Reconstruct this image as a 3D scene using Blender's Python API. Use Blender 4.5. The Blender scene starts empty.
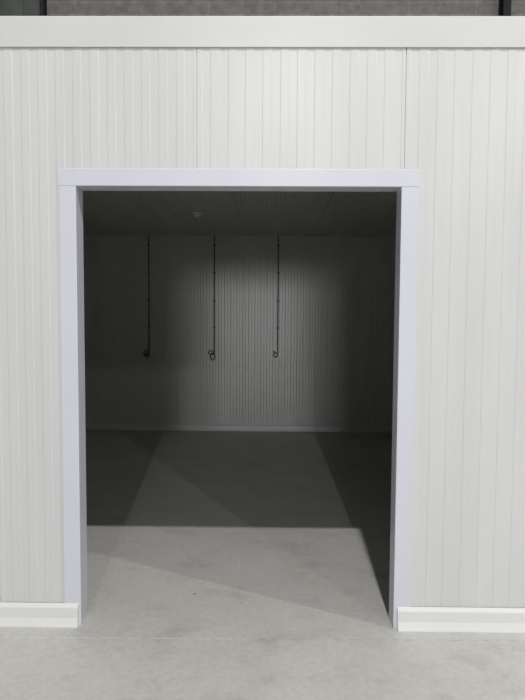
import bpy, bmesh, math, random
from mathutils import Vector, Matrix
random.seed(4)
S = bpy.context.scene
COL = S.collection

# ------------------------------------------------------------------ materials
def mat(name, rough=0.5, spec=0.5, metallic=0.0):
    m = bpy.data.materials.new(name); m.use_nodes = True
    nt = m.node_tree; b = nt.nodes['Principled BSDF']
    b.inputs['Roughness'].default_value = rough
    b.inputs['Specular IOR Level'].default_value = spec
    b.inputs['Metallic'].default_value = metallic
    return m, nt, b

def noise_colour(nt, b, c0, c1, scale=(3, 3, 3), nscale=1.0, detail=4, lo=0.35, hi=0.65):
    tc = nt.nodes.new('ShaderNodeTexCoord')
    mp = nt.nodes.new('ShaderNodeMapping'); mp.inputs['Scale'].default_value = scale
    no = nt.nodes.new('ShaderNodeTexNoise'); no.inputs['Scale'].default_value = nscale
    no.inputs['Detail'].default_value = detail
    cr = nt.nodes.new('ShaderNodeValToRGB')
    cr.color_ramp.elements[0].position = lo; cr.color_ramp.elements[0].color = (*c0, 1)
    cr.color_ramp.elements[1].position = hi; cr.color_ramp.elements[1].color = (*c1, 1)
    nt.links.new(tc.outputs['Object'], mp.inputs['Vector'])
    nt.links.new(mp.outputs['Vector'], no.inputs['Vector'])
    nt.links.new(no.outputs['Fac'], cr.inputs['Fac'])
    nt.links.new(cr.outputs['Color'], b.inputs['Base Color'])
    return tc, cr

def bump(nt, b, scale, strength, dist=0.002, vec=(1, 1, 1), detail=2):
    tc = nt.nodes.new('ShaderNodeTexCoord')
    mp = nt.nodes.new('ShaderNodeMapping'); mp.inputs['Scale'].default_value = vec
    no = nt.nodes.new('ShaderNodeTexNoise'); no.inputs['Scale'].default_value = scale
    no.inputs['Detail'].default_value = detail
    bp = nt.nodes.new('ShaderNodeBump'); bp.inputs['Strength'].default_value = strength
    bp.inputs['Distance'].default_value = dist
    nt.links.new(tc.outputs['Object'], mp.inputs['Vector'])
    nt.links.new(mp.outputs['Vector'], no.inputs['Vector'])
    nt.links.new(no.outputs['Fac'], bp.inputs['Height'])
    nt.links.new(bp.outputs['Normal'], b.inputs['Normal'])

# white coated steel skin of the sandwich panels
PANEL, nt, b = mat('panel_white', 0.30, 0.5)
noise_colour(nt, b, (0.625, 0.628, 0.630), (0.66, 0.662, 0.664), (5, 5, .5), 1.0, 3)
bump(nt, b, 60, 0.25, 0.001, (1, 1, 0.25))
# inner skin: same steel, slightly duller
INNER, nt, b = mat('panel_inner', 0.31, 0.5)
noise_colour(nt, b, (0.60, 0.61, 0.575), (0.65, 0.66, 0.62), (4, 4, .6), 1.0, 3)
bump(nt, b, 60, 0.3, 0.001, (1, 1, 0.25))
CEIL, nt, b = mat('panel_ceiling', 0.40, 0.4)
noise_colour(nt, b, (0.55, 0.56, 0.52), (0.60, 0.61, 0.57), (4, .6, 4), 1.0, 3)
FILM, nt, b = mat('film_white', 0.30, 0.5)
noise_colour(nt, b, (0.635, 0.645, 0.72), (0.66, 0.67, 0.745), (2, 2, 2), 1.0, 3)
TRIM, nt, b = mat('trim_white', 0.32, 0.5)
noise_colour(nt, b, (0.62, 0.622, 0.624), (0.645, 0.647, 0.65), (2, 2, 4), 1.0, 3)
PVC, nt, b = mat('pvc_white', 0.28, 0.5)
noise_colour(nt, b, (0.73, 0.73, 0.73), (0.76, 0.76, 0.755), (3, 3, 3), 1.0, 2)
DARKC, nt, b = mat('dark_plastic', 0.5, 0.4)
noise_colour(nt, b, (0.06, 0.061, 0.057), (0.085, 0.085, 0.08), (8, 8, 8), 1.0, 2)
CLIP, nt, b = mat('clip_plastic', 0.5, 0.4)
noise_colour(nt, b, (0.03, 0.03, 0.028), (0.05, 0.05, 0.047), (8, 8, 8), 1.0, 2)
LENS, nt, b = mat('fitting_white', 0.35, 0.5)
noise_colour(nt, b, (0.8, 0.8, 0.78), (0.83, 0.83, 0.81), (8, 8, 8), 1.0, 2)
STEEL, nt, b = mat('painted_steel', 0.45, 0.4)
noise_colour(nt, b, (0.014, 0.015, 0.019), (0.025, 0.026, 0.032), (4, 4, 1), 1.0, 3)
GSHEET, nt, b = mat('dull_sheet', 0.6, 0.3)
noise_colour(nt, b, (0.10, 0.11, 0.10), (0.16, 0.17, 0.155), (5, 1, 1.6), 1.3, 5)

# concrete floor
CONC, nt, b = mat('polished_concrete', 0.55, 0.35)
N, L = nt.nodes, nt.links
tc = N.new('ShaderNodeTexCoord')
def noise(scale, detail, vec=None):
    n = N.new('ShaderNodeTexNoise'); n.inputs['Scale'].default_value = scale
    n.inputs['Detail'].default_value = detail; n.inputs['Roughness'].default_value = 0.62
    if vec:
        mp = N.new('ShaderNodeMapping'); mp.inputs['Scale'].default_value = vec
        L.new(tc.outputs['Object'], mp.inputs['Vector']); L.new(mp.outputs['Vector'], n.inputs['Vector'])
    else:
        L.new(tc.outputs['Object'], n.inputs['Vector'])
    return n.outputs['Fac']
def ramp(src, p0, c0, p1, c1):
    r = N.new('ShaderNodeValToRGB'); e = r.color_ramp.elements
    e[0].position = p0; e[0].color = (*c0, 1); e[1].position = p1; e[1].color = (*c1, 1)
    L.new(src, r.inputs['Fac']); return r.outputs['Color']
def mix(mode, fac, a, c):
    m = N.new('ShaderNodeMix'); m.data_type = 'RGBA'; m.blend_type = mode
    if isinstance(fac, float): m.inputs['Factor'].default_value = fac
    else: L.new(fac, m.inputs['Factor'])
    L.new(a, m.inputs['A'])
    if isinstance(c, tuple): m.inputs['B'].default_value = (*c, 1)
    else: L.new(c, m.inputs['B'])
    return m.outputs['Result']
def math_(op, a, c=None, d=None):
    m = N.new('ShaderNodeMath'); m.operation = op
    for i, v in enumerate((a, c, d)):
        if v is None: continue
        if isinstance(v, (int, float)): m.inputs[i].default_value = v
        else: L.new(v, m.inputs[i])
    return m.outputs[0]
base = ramp(noise(1.1, 6), 0.34, (0.50, 0.495, 0.475), 0.66, (0.56, 0.555, 0.535))
fine = ramp(noise(26, 6), 0.3, (0.91, 0.91, 0.91), 0.7, (1.05, 1.05, 1.05))
grain = ramp(noise(140, 3), 0.3, (0.91, 0.91, 0.91), 0.7, (1.06, 1.06, 1.06))
blot = ramp(noise(2.6, 8, (1.0, 1.6, 1)), 0.52, (1, 1, 1), 0.68, (0.85, 0.855, 0.86))
c = mix('MULTIPLY', 1.0, base, fine)
c = mix('MULTIPLY', 1.0, c, grain)
c = mix('MULTIPLY', 1.0, c, blot)
# wandering hairline cracks, only here and there
wv = N.new('ShaderNodeTexNoise'); wv.inputs['Scale'].default_value = 3.0; wv.inputs['Detail'].default_value = 6
L.new(tc.outputs['Object'], wv.inputs['Vector'])
va = N.new('ShaderNodeVectorMath'); va.operation = 'MULTIPLY_ADD'
L.new(wv.outputs['Color'], va.inputs[0]); va.inputs[1].default_value = (0.9, 0.9, 0)
L.new(tc.outputs['Object'], va.inputs[2])
ve = N.new('ShaderNodeTexVoronoi'); ve.feature = 'DISTANCE_TO_EDGE'; ve.inputs['Scale'].default_value = 1.3
L.new(va.outputs[0], ve.inputs['Vector'])
crk = math_('LESS_THAN', ve.outputs['Distance'], 0.005)
crk = math_('MULTIPLY', crk, math_('GREATER_THAN', noise(2.3, 3, (1, 1, 2)), 0.53))
c = mix('MIX', math_('MULTIPLY', crk, 0.18), c, (0.30, 0.30, 0.29))
# small dark specks
vo = N.new('ShaderNodeTexVoronoi'); vo.inputs['Scale'].default_value = 3.2
L.new(tc.outputs['Object'], vo.inputs['Vector'])
spk = math_('LESS_THAN', vo.outputs['Distance'], 0.035)
wn = N.new('ShaderNodeSeparateColor'); L.new(vo.outputs['Color'], wn.inputs['Color'])
spk = math_('MULTIPLY', spk, math_('GREATER_THAN', wn.outputs['Red'], 0.6))
c = mix('MIX', math_('MULTIPLY', spk, 0.7), c, (0.13, 0.13, 0.12))
# saw-cut line just in front of the wall: chalky on the left, dirty on the right
sx = N.new('ShaderNodeSeparateXYZ'); L.new(tc.outputs['Object'], sx.inputs['Vector'])
d = math_('ABSOLUTE', math_('ADD', sx.outputs['Y'], math_('ADD', 0.128, math_('MULTIPLY', sx.outputs['X'], -0.008))))
line = math_('LESS_THAN', d, 0.0042)
dash = math_('GREATER_THAN', noise(1.0, 6, (16, 0.5, 1)), 0.47)
left = math_('LESS_THAN', sx.outputs['X'], 0.95)
right = math_('SUBTRACT', 1.0, left)
ml = math_('MULTIPLY', math_('MULTIPLY', line, dash), math_('MULTIPLY', left, 0.85))
mr = math_('MULTIPLY', math_('MULTIPLY', line, math_('SUBTRACT', 1.0, dash)), math_('MULTIPLY', right, 0.3))
c = mix('MIX', ml, c, (0.62, 0.62, 0.60))
c = mix('MIX', mr, c, (0.13, 0.13, 0.12))
L.new(c, b.inputs['Base Color'])
bump(nt, b, 30, 0.15, 0.002)

# block wall of the hall
BLOCK, nt, b = mat('concrete_block', 0.85, 0.2)
N, L = nt.nodes, nt.links
tc = N.new('ShaderNodeTexCoord')
sp = N.new('ShaderNodeSeparateXYZ'); cb = N.new('ShaderNodeCombineXYZ')
L.new(tc.outputs['Object'], sp.inputs['Vector'])
L.new(sp.outputs['X'], cb.inputs['X'])
ad = N.new('ShaderNodeMath'); ad.operation = 'ADD'; ad.inputs[1].default_value = 0.2 * 50 - 7.228 + 0.003
L.new(sp.outputs['Z'], ad.inputs[0]); L.new(ad.outputs[0], cb.inputs['Y'])
br = N.new('ShaderNodeTexBrick'); L.new(cb.outputs[0], br.inputs['Vector'])
br.inputs['Scale'].default_value = 1.0
br.inputs['Brick Width'].default_value = 1.15; br.inputs['Row Height'].default_value = 0.2
br.inputs['Mortar Size'].default_value = 0.009; br.inputs['Mortar Smooth'].default_value = 0.3
br.inputs['Color1'].default_value = (0.30, 0.28, 0.267, 1)
br.inputs['Color2'].default_value = (0.315, 0.295, 0.283, 1)
br.inputs['Mortar'].default_value = (0.40, 0.385, 0.37, 1)
no = N.new('ShaderNodeTexNoise'); no.inputs['Scale'].default_value = 9; no.inputs['Detail'].default_value = 7
L.new(tc.outputs['Object'], no.inputs['Vector'])
rp = N.new('ShaderNodeValToRGB'); e = rp.color_ramp.elements
e[0].position = .3; e[0].color = (.78, .78, .78, 1); e[1].position = .7; e[1].color = (1.15, 1.15, 1.15, 1)
L.new(no.outputs['Fac'], rp.inputs['Fac'])
mx = N.new('ShaderNodeMix'); mx.data_type = 'RGBA'; mx.blend_type = 'MULTIPLY'; mx.inputs['Factor'].default_value = 1
L.new(br.outputs['Color'], mx.inputs['A']); L.new(rp.outputs['Color'], mx.inputs['B'])
L.new(mx.outputs['Result'], b.inputs['Base Color'])

# ------------------------------------------------------------------ helpers
def link(name, bm, m, parent=None, smooth=False):
    bmesh.ops.recalc_face_normals(bm, faces=bm.faces)
    me = bpy.data.meshes.new(name); bm.to_mesh(me); bm.free()
    me.materials.append(m)
    if smooth:
        for p in me.polygons: p.use_smooth = True
    o = bpy.data.objects.new(name, me); COL.objects.link(o)
    if parent: o.parent = parent
    return o
def structure(o): o['kind'] = 'structure'; return o
def empty(name, loc=(0, 0, 0)):
    o = bpy.data.objects.new(name, None); COL.objects.link(o); o.location = loc
    o.empty_display_size = 0.1
    return o
def prism(bm, pts, fn, a, b):
    """extrude closed 2-D outline pts from a to b; fn(u, v, w) -> xyz"""
    va = [bm.verts.new(fn(u, v, a)) for u, v in pts]
    vb = [bm.verts.new(fn(u, v, b)) for u, v in pts]
    n = len(pts)
    for i in range(n):
        j = (i + 1) % n
        bm.faces.new((va[i], va[j], vb[j], vb[i]))
    bm.faces.new(va); bm.faces.new(vb[::-1])
def box(bm, x0, x1, y0, y1, z0, z1, bev=0.0):
    r = bmesh.ops.create_cube(bm, size=1.0)
    vs = r['verts']
    bmesh.ops.scale(bm, vec=(x1 - x0, y1 - y0, z1 - z0), verts=vs)
    bmesh.ops.translate(bm, vec=((x0 + x1) / 2, (y0 + y1) / 2, (z0 + z1) / 2), verts=vs)
    if bev:
        es = list({e for v in vs for e in v.link_edges})
        bmesh.ops.bevel(bm, geom=es, offset=bev, segments=3, affect='EDGES', profile=0.5)
def tube(bm, pts, r, seg=10):
    pts = [Vector(p) for p in pts]; rings = []
    nrm = None
    for i, p in enumerate(pts):
        t = (pts[min(i + 1, len(pts) - 1)] - pts[max(i - 1, 0)]).normalized()
        if nrm is None:
            nrm = t.orthogonal().normalized()
        nrm = (nrm - t * nrm.dot(t)).normalized()
        bi = t.cross(nrm)
        rings.append([bm.verts.new(p + r * (math.cos(2 * math.pi * k / seg) * nrm + math.sin(2 * math.pi * k / seg) * bi)) for k in range(seg)])
    for a, c in zip(rings, rings[1:]):
        for k in range(seg):
            bm.faces.new((a[k], a[(k + 1) % seg], c[(k + 1) % seg], c[k]))
    bm.faces.new(rings[0][::-1]); bm.faces.new(rings[-1])
def lathe(bm, prof, centre, seg=32):
    cx, cy, cz = centre; rings = []
    for r, z in prof:
        if r < 1e-6: rings.append([bm.verts.new((cx, cy, cz + z))])
        else: rings.append([bm.verts.new((cx + r * math.cos(2 * math.pi * k / seg), cy + r * math.sin(2 * math.pi * k / seg), cz + z)) for k in range(seg)])
    for a, c in zip(rings, rings[1:]):
        for k in range(seg):
            k2 = (k + 1) % seg
            if len(a) == 1: bm.faces.new((a[0], c[k2], c[k]))
            elif len(c) == 1: bm.faces.new((a[k], a[k2], c[0]))
            else: bm.faces.new((a[k], a[k2], c[k2], c[k]))

# ------------------------------------------------------------------ dimensions
W, H = 1.78, 2.468          # door opening
T = 0.10                    # panel thickness
ZT = 3.362                   # top of the cold room
DEEP = 5.44                 # inner face of the far wall
ZC = 3.074                  # inner ceiling height
X0, X1 = -4.95, 6.28        # cold room, outside faces

def rib_profile(u0, u1, n, depth=0.0016, ramp=0.004, gap=0.0016, gd=0.007):
    """front outline of one panel, along u; v grows inwards. Raised and sunk bands, tongue joints at both ends"""
    pts = [(u0 + gap, gd), (u0 + gap + 0.0012, 0.0)]
    p = (u1 - u0) / n
    for k in range(n):
        a = u0 + (k + 0.28) * p; c = u0 + (k + 0.78) * p
        jit = random.uniform(-.002, .002)
        pts += [(a + jit, 0.0), (a + jit + ramp, depth), (c + jit, depth), (c + jit + ramp * 0.8, 0.0)]
    pts += [(u1 - gap - 0.0012, 0.0), (u1 - gap, gd)]
    return pts
def groove_profile(u0, u1, n, depth=0.006, half=0.006, gap=0.003, gd=0.010):
    """micro-ribbed skin: narrow V grooves, every second one wider"""
    pts = [(u0 + gap, gd), (u0 + gap + 0.001, 0.0)]
    p = (u1 - u0) / (2 * n)
    for k in range(2 * n):
        c = u0 + (k + 0.5) * p; f = 1.0 if k % 2 else 0.72
        pts += [(c - half * f, 0.0), (c - .001, depth * f), (c + .001, depth * f), (c + half * f, 0.0)]
    pts += [(u1 - gap - 0.001, 0.0), (u1 - gap, gd)]
    return pts
def clip_profile(pts, a, c):
    """part of the outline between u=a and u=c"""
    def at(u):
        for (ua, va), (ub, vb) in zip(pts, pts[1:]):
            if ua <= u <= ub and ub > ua: return (u, va + (vb - va) * (u - ua) / (ub - ua))
        return (u, pts[0][1] if u < pts[0][0] else pts[-1][1])
    out = [p for p in pts if a < p[0] < c]
    if a > pts[0][0]: out.insert(0, at(a))
    if c < pts[-1][0]: out.append(at(c))
    return out
def outline(pts, u0, u1):
    """close with a plain back face"""
    return pts + [(u1, pts[-1][1]), (u1, T), (u0, T), (u0, pts[0][1])]

# ------------------------------------------------------------------ floor
bm = bmesh.new(); box(bm, -16, 18, -45, 6.9, -0.2, 0.0)
structure(link('floor', bm, CONC))

# ------------------------------------------------------------------ front wall
wf = structure(empty('wall_front', (0, 0, 0)))
JP = 1.124
edges = [1.789 + JP * k for k in range(-6, 5)]
fn_front = lambda u, v, w: (u, v, w)
for a, c in zip(edges, edges[1:]):
    pr = rib_profile(a, c, 12)
    bm = bmesh.new()
    segs = []
    if c <= 0 or a >= W: segs = [(a, c, 0.0)]
    else:
        if a < 0: segs.append((a, 0.0, 0.0))
        segs.append((max(a, 0.0), min(c, W), H))
        if c > W: segs.append((W, c, 0.0))
    for s0, s1, zb in segs:
        q = clip_profile(pr, s0, s1)
        prism(bm, outline(q, s0, s1), fn_front, zb, ZT - 0.004)
    link('wall_panel', bm, PANEL, wf)

# ------------------------------------------------------------------ far wall, ceiling and sides of the cold room
wb = structure(empty('wall_back', (0, DEEP, 0)))
IP = 1.046
e2 = [-0.36 + IP * k for k in range(-4, 7)]
e2 = [X0 + T] + [x for x in e2 if X0 + T + .2 < x < X1 - T - .2] + [X1 - T]
for a, c in zip(e2, e2[1:]):
    n = max(2, round((c - a) / IP * 11))
    bm = bmesh.new()
    prism(bm, outline(groove_profile(a, c, n), a, c), lambda u, v, w: (u, v, w), 0.0, ZC + T)
    link('wall_panel', bm, INNER, wb)
ce = structure(empty('ceiling', (0, 0, ZC)))
for a, c in zip(e2, e2[1:]):
    n = max(2, round((c - a) / IP * 11))
    bm = bmesh.new()
    prism(bm, outline(groove_profile(a, c, n, depth=0.007, half=0.008, gap=0.006, gd=.02), a, c), lambda u, v, w: (u, w, v), T, DEEP)
    link('ceiling_panel', bm, CEIL, ce)
for nm, xi, s in (('wall_left', X0 + T, 1), ('wall_right', X1 - T, -1)):
    w = structure(empty(nm, (xi, 0, 0)))
    ys = [T + k * (DEEP - T) / 5 for k in range(6)]
    for a, c in zip(ys, ys[1:]):
        bm = bmesh.new()
        prism(bm, outline(rib_profile(a, c, 11), a, c), lambda u, v, z: (-s * v, u, z), 0.0, ZC + T)
        link('wall_panel', bm, INNER, w)

# ------------------------------------------------------------------ top flashing
bm = bmesh.new()
zb = 3.198
prof = [(-0.001, zb + .004), (-0.0065, zb), (-0.0085, zb + .002), (-0.0085, ZT - 0.006), (-0.0065, ZT - .001), (-0.002, ZT), (T + .004, ZT), (T + .004, zb), (T + .001, zb), (T + .001, ZT - 0.003), (-0.001, ZT - 0.003)]
prism(bm, prof, lambda u, v, w: (w, u, v), edges[0], edges[-1])
structure(link('trim_1', bm, TRIM))

# ------------------------------------------------------------------ door frame: lining and casings
door = structure(empty('door_1', (0, 0, 0)))
CW = 0.091
PT = 0.006
def uprof(s):
    """plan of one jamb lining: casing in front, reveal, flange inside. s=-1 left, +1 right; u along x away from the opening"""
    t = 0.004
    r = 0.004
    arc = lambda cu, cv, a0, a1: [(cu + r * math.cos(math.radians(a0 + (a1 - a0) * i / 8)), cv + r * math.sin(math.radians(a0 + (a1 - a0) * i / 8))) for i in range(9)]
    return [(CW, -0.001)] + arc(CW - r, -PT + r, 0, -90) + arc(-t + r, -PT + r, -90, -180) + [(-t, T + .004), (CW, T + .004), (CW, T + .001), (0, T + .001), (0, -0.001)]
for s, xe in ((-1, 0.0), (1, W)):
    bm = bmesh.new()
    prism(bm, uprof(s), lambda u, v, w: (xe + s * u, v, w), 0.0, H - 0.0045)
    link('jamb', bm, FILM, door)
bm = bmesh.new()
prism(bm, uprof(1), lambda u, v, w: (w, v, H + u), -CW, W + CW)
link('lintel', bm, FILM, door)

# ------------------------------------------------------------------ skirting
SK = [(0.0, 0.0), (0.029, 0.0), (0.029, 0.004), (0.024, 0.020), (0.020, 0.036), (0.0165, 0.048), (0.0165, 0.104), (0.015, 0.110), (0.003, 0.127), (0.0, 0.127)]
bm = bmesh.new(); prism(bm, SK, lambda u, v, w: (w, -PT - u, v), edges[0], -0.008)
structure(link('baseboard_left', bm, PVC))
bm = bmesh.new(); prism(bm, SK, lambda u, v, w: (w, -PT - u, v), 1.797, edges[-1])
structure(link('baseboard_right', bm, PVC))
bm = bmesh.new(); prism(bm, SK, lambda u, v, w: (w, DEEP - u, v * 0.75), X0 + T, X1 - T)
structure(link('baseboard_back', bm, PVC))

# ------------------------------------------------------------------ the three cable drops on the far wall
def drop(x, label, coil, grp='cable drops on the far wall'):
    root = empty('cable_drop', (x, DEEP, 0)); root['label'] = label; root['category'] = 'cable'; root['group'] = grp
    yb = -0.013
    bm = bmesh.new(); tube(bm, [(0, yb, ZC - 0.002), (0.001, yb, 2.4), (-0.001, yb, 1.8), (0, yb, 1.30)], 0.009, 12)
    link('conduit', bm, DARKC, root, True)
    for z in (2.93, 2.50, 2.06, 1.64):
        bm = bmesh.new()
        box(bm, -0.016, 0.016, -0.026, 0.0, z - 0.011, z + 0.011, 0.004)
        link('clip', bm, CLIP, root)
    bm = bmesh.new(); tube(bm, coil, 0.008, 10)
    link('cable_coil', bm, DARKC, root, True)
    return root
def ring(cx, cz, rx, rz, a0, a1, y0, y1, n=28, tilt=0.0):
    out = []
    for i in range(n + 1):
        t = i / n; a = math.radians(a0 + (a1 - a0) * t)
        px, pz = rx * math.cos(a), rz * math.sin(a)
        out.append((cx + px * math.cos(tilt) - pz * math.sin(tilt), y0 + (y1 - y0) * t, cz + px * math.sin(tilt) + pz * math.cos(tilt)))
    return out
c1 = [(0, -.013, 1.31), (0, -.015, 1.27)] + ring(-.04, 1.235, .042, .042, 20, -460, -.02, -.045) + ring(-.022, 1.20, .034, .034, 100, -300, -.05, -.075)
c2 = [(0, -.013, 1.31), (0, -.015, 1.26)] + ring(-.045, 1.245, .042, .030, 0, 400, -.02, -.045, tilt=-.3) + ring(-.022, 1.185, .034, .055, 60, -330, -.05, -.075)
c3 = [(0, -.013, 1.31), (0, -.015, 1.23)] + ring(-.03, 1.215, .03, .034, 0, -300, -.02, -.05) + [(-.03, -.055, 1.245), (-.05, -.06, 1.268), (-.075, -.062, 1.272)]
drop(-0.818, 'dark wall cable run ending in a small tangled coil, leftmost of the three drops', c1)
drop(0.212, 'dark wall cable run ending in two open oval loops, middle one of the three', c2)
drop(1.212, 'dark wall cable run ending in a small hooked loop, rightmost of the three', c3)

# ------------------------------------------------------------------ small round fitting on the ceiling
det = empty('ceiling_fitting', (0.17, 3.70, ZC)); det['label'] = 'small round pale fitting on the dark ribbed ceiling'; det['category'] = 'ceiling fitting'
bm = bmesh.new(); lathe(bm, [(0, 0), (0.062, 0), (0.064, -0.004), (0.064, -0.014), (0.058, -0.020), (0, -0.020)], (0, 0, 0)); link('base', bm, LENS, det, True)
bm = bmesh.new(); lathe(bm, [(0, -0.0195), (0.046, -0.0195), (0.044, -0.034), (0.034, -0.045), (0, -0.049)], (0, 0, 0)); link('cover', bm, LENS, det, True)

# ------------------------------------------------------------------ hall behind and above the cold room
YB = 6.5
bm = bmesh.new(); box(bm, -2.90, 16, YB, YB + 0.2, 0, 9.0)
structure(link('wall_hall', bm, BLOCK))
bm = bmesh.new()
pts = []
x = -14.0
while x < -2.98:
    pts += [(x, 0.0), (x + .30, 0.0), (x + .34, .02), (x + .38, 0.0)]
    x += .40
pts = [p for p in pts if p[0] < -2.96] + [(-2.95, 0.0), (-2.95, .12), (-14.0, .12)]
prism(bm, pts, lambda u, v, w: (u, YB + .05 + v, w), 0, 9.0)
structure(link('wall_hall_left', bm, GSHEET))
def column(xa, xb, label, dp=0.215):
    o_w = (xb - xa)
    root = empty('steel_column', ((xa + xb) / 2, YB, 0)); root['label'] = label; root['category'] = 'column'
    h = o_w / 2
    bm = bmesh.new(); box(bm, -h, h, -dp, -dp + .01, 0, 9.0); link('flange', bm, STEEL, root)
    bm = bmesh.new(); box(bm, -h, h, -0.015, -0.005, 0, 9.0); link('flange', bm, STEEL, root)
    bm = bmesh.new(); box(bm, -0.005, 0.005, -dp + .01, -0.015, 0, 9.0); link('web', bm, STEEL, root)
column(-2.855, -2.80, 'slim black steel column behind the cold room roof, at the left', 0.10)
column(4.975, 5.10, 'wide dark steel column against the block wall, at the far right')

# ------------------------------------------------------------------ lamps of the hall
def lamp(x, y, z, power, size=0.20, col=(1, 0.985, 0.95)):
    l = bpy.data.lights.new('high_bay_lamp', 'AREA'); l.shape = 'DISK'; l.size = size; l.energy = power; l.color = col
    o = bpy.data.objects.new('high_bay_lamp', l); COL.objects.link(o); o.location = (x, y, z)
P = 515
for x, y in ((1.60, -4.17), (10.6, -4.17),
             (1.70, -15.1), (10.5, -15.1),
             (1.70, -26.0), (10.5, -26.0),
             (1.70, -37.0)):
    lamp(x, y, 9.5, P)
# daylight through the open gate at the far end of the hall, behind the camera
l = bpy.data.lights.new('hall_gate_daylight', 'AREA'); l.shape = 'RECTANGLE'; l.size = 8; l.size_y = 4.5
l.energy = 2500; l.color = (0.97, 0.98, 1.0)
o = bpy.data.objects.new('hall_gate_daylight', l); COL.objects.link(o); o.location = (1.0, -45, 2.4)
o.rotation_euler = (math.radians(90), 0, 0)
w = bpy.data.worlds.new('hall_air'); S.world = w; w.use_nodes = True
w.node_tree.nodes['Background'].inputs[0].default_value = (0.97, 0.985, 1.0, 1)
w.node_tree.nodes['Background'].inputs[1].default_value = 0.23

# ------------------------------------------------------------------ camera
cam = bpy.data.cameras.new('camera'); co = bpy.data.objects.new('camera', cam); COL.objects.link(co)
cam.sensor_fit = 'VERTICAL'; cam.sensor_height = 24.0; cam.lens = 530.35 / 700 * 24.0
pitch, roll, yaw = 0.0519, 0.0059, 0.0098
co.matrix_world = Matrix.Translation((1.056, -2.929, 1.7256)) @ Matrix.Rotation(yaw, 4, 'Z') @ Matrix.Rotation(math.pi / 2 - pitch, 4, 'X') @ Matrix.Rotation(roll, 4, 'Z')
cam.clip_end = 100
S.camera = co

S.view_settings.view_transform = 'Standard'
S.view_settings.look = 'None'
S.view_settings.gamma = 1.0
S.view_settings.use_curve_mapping = False
S.view_settings.exposure = 0.0
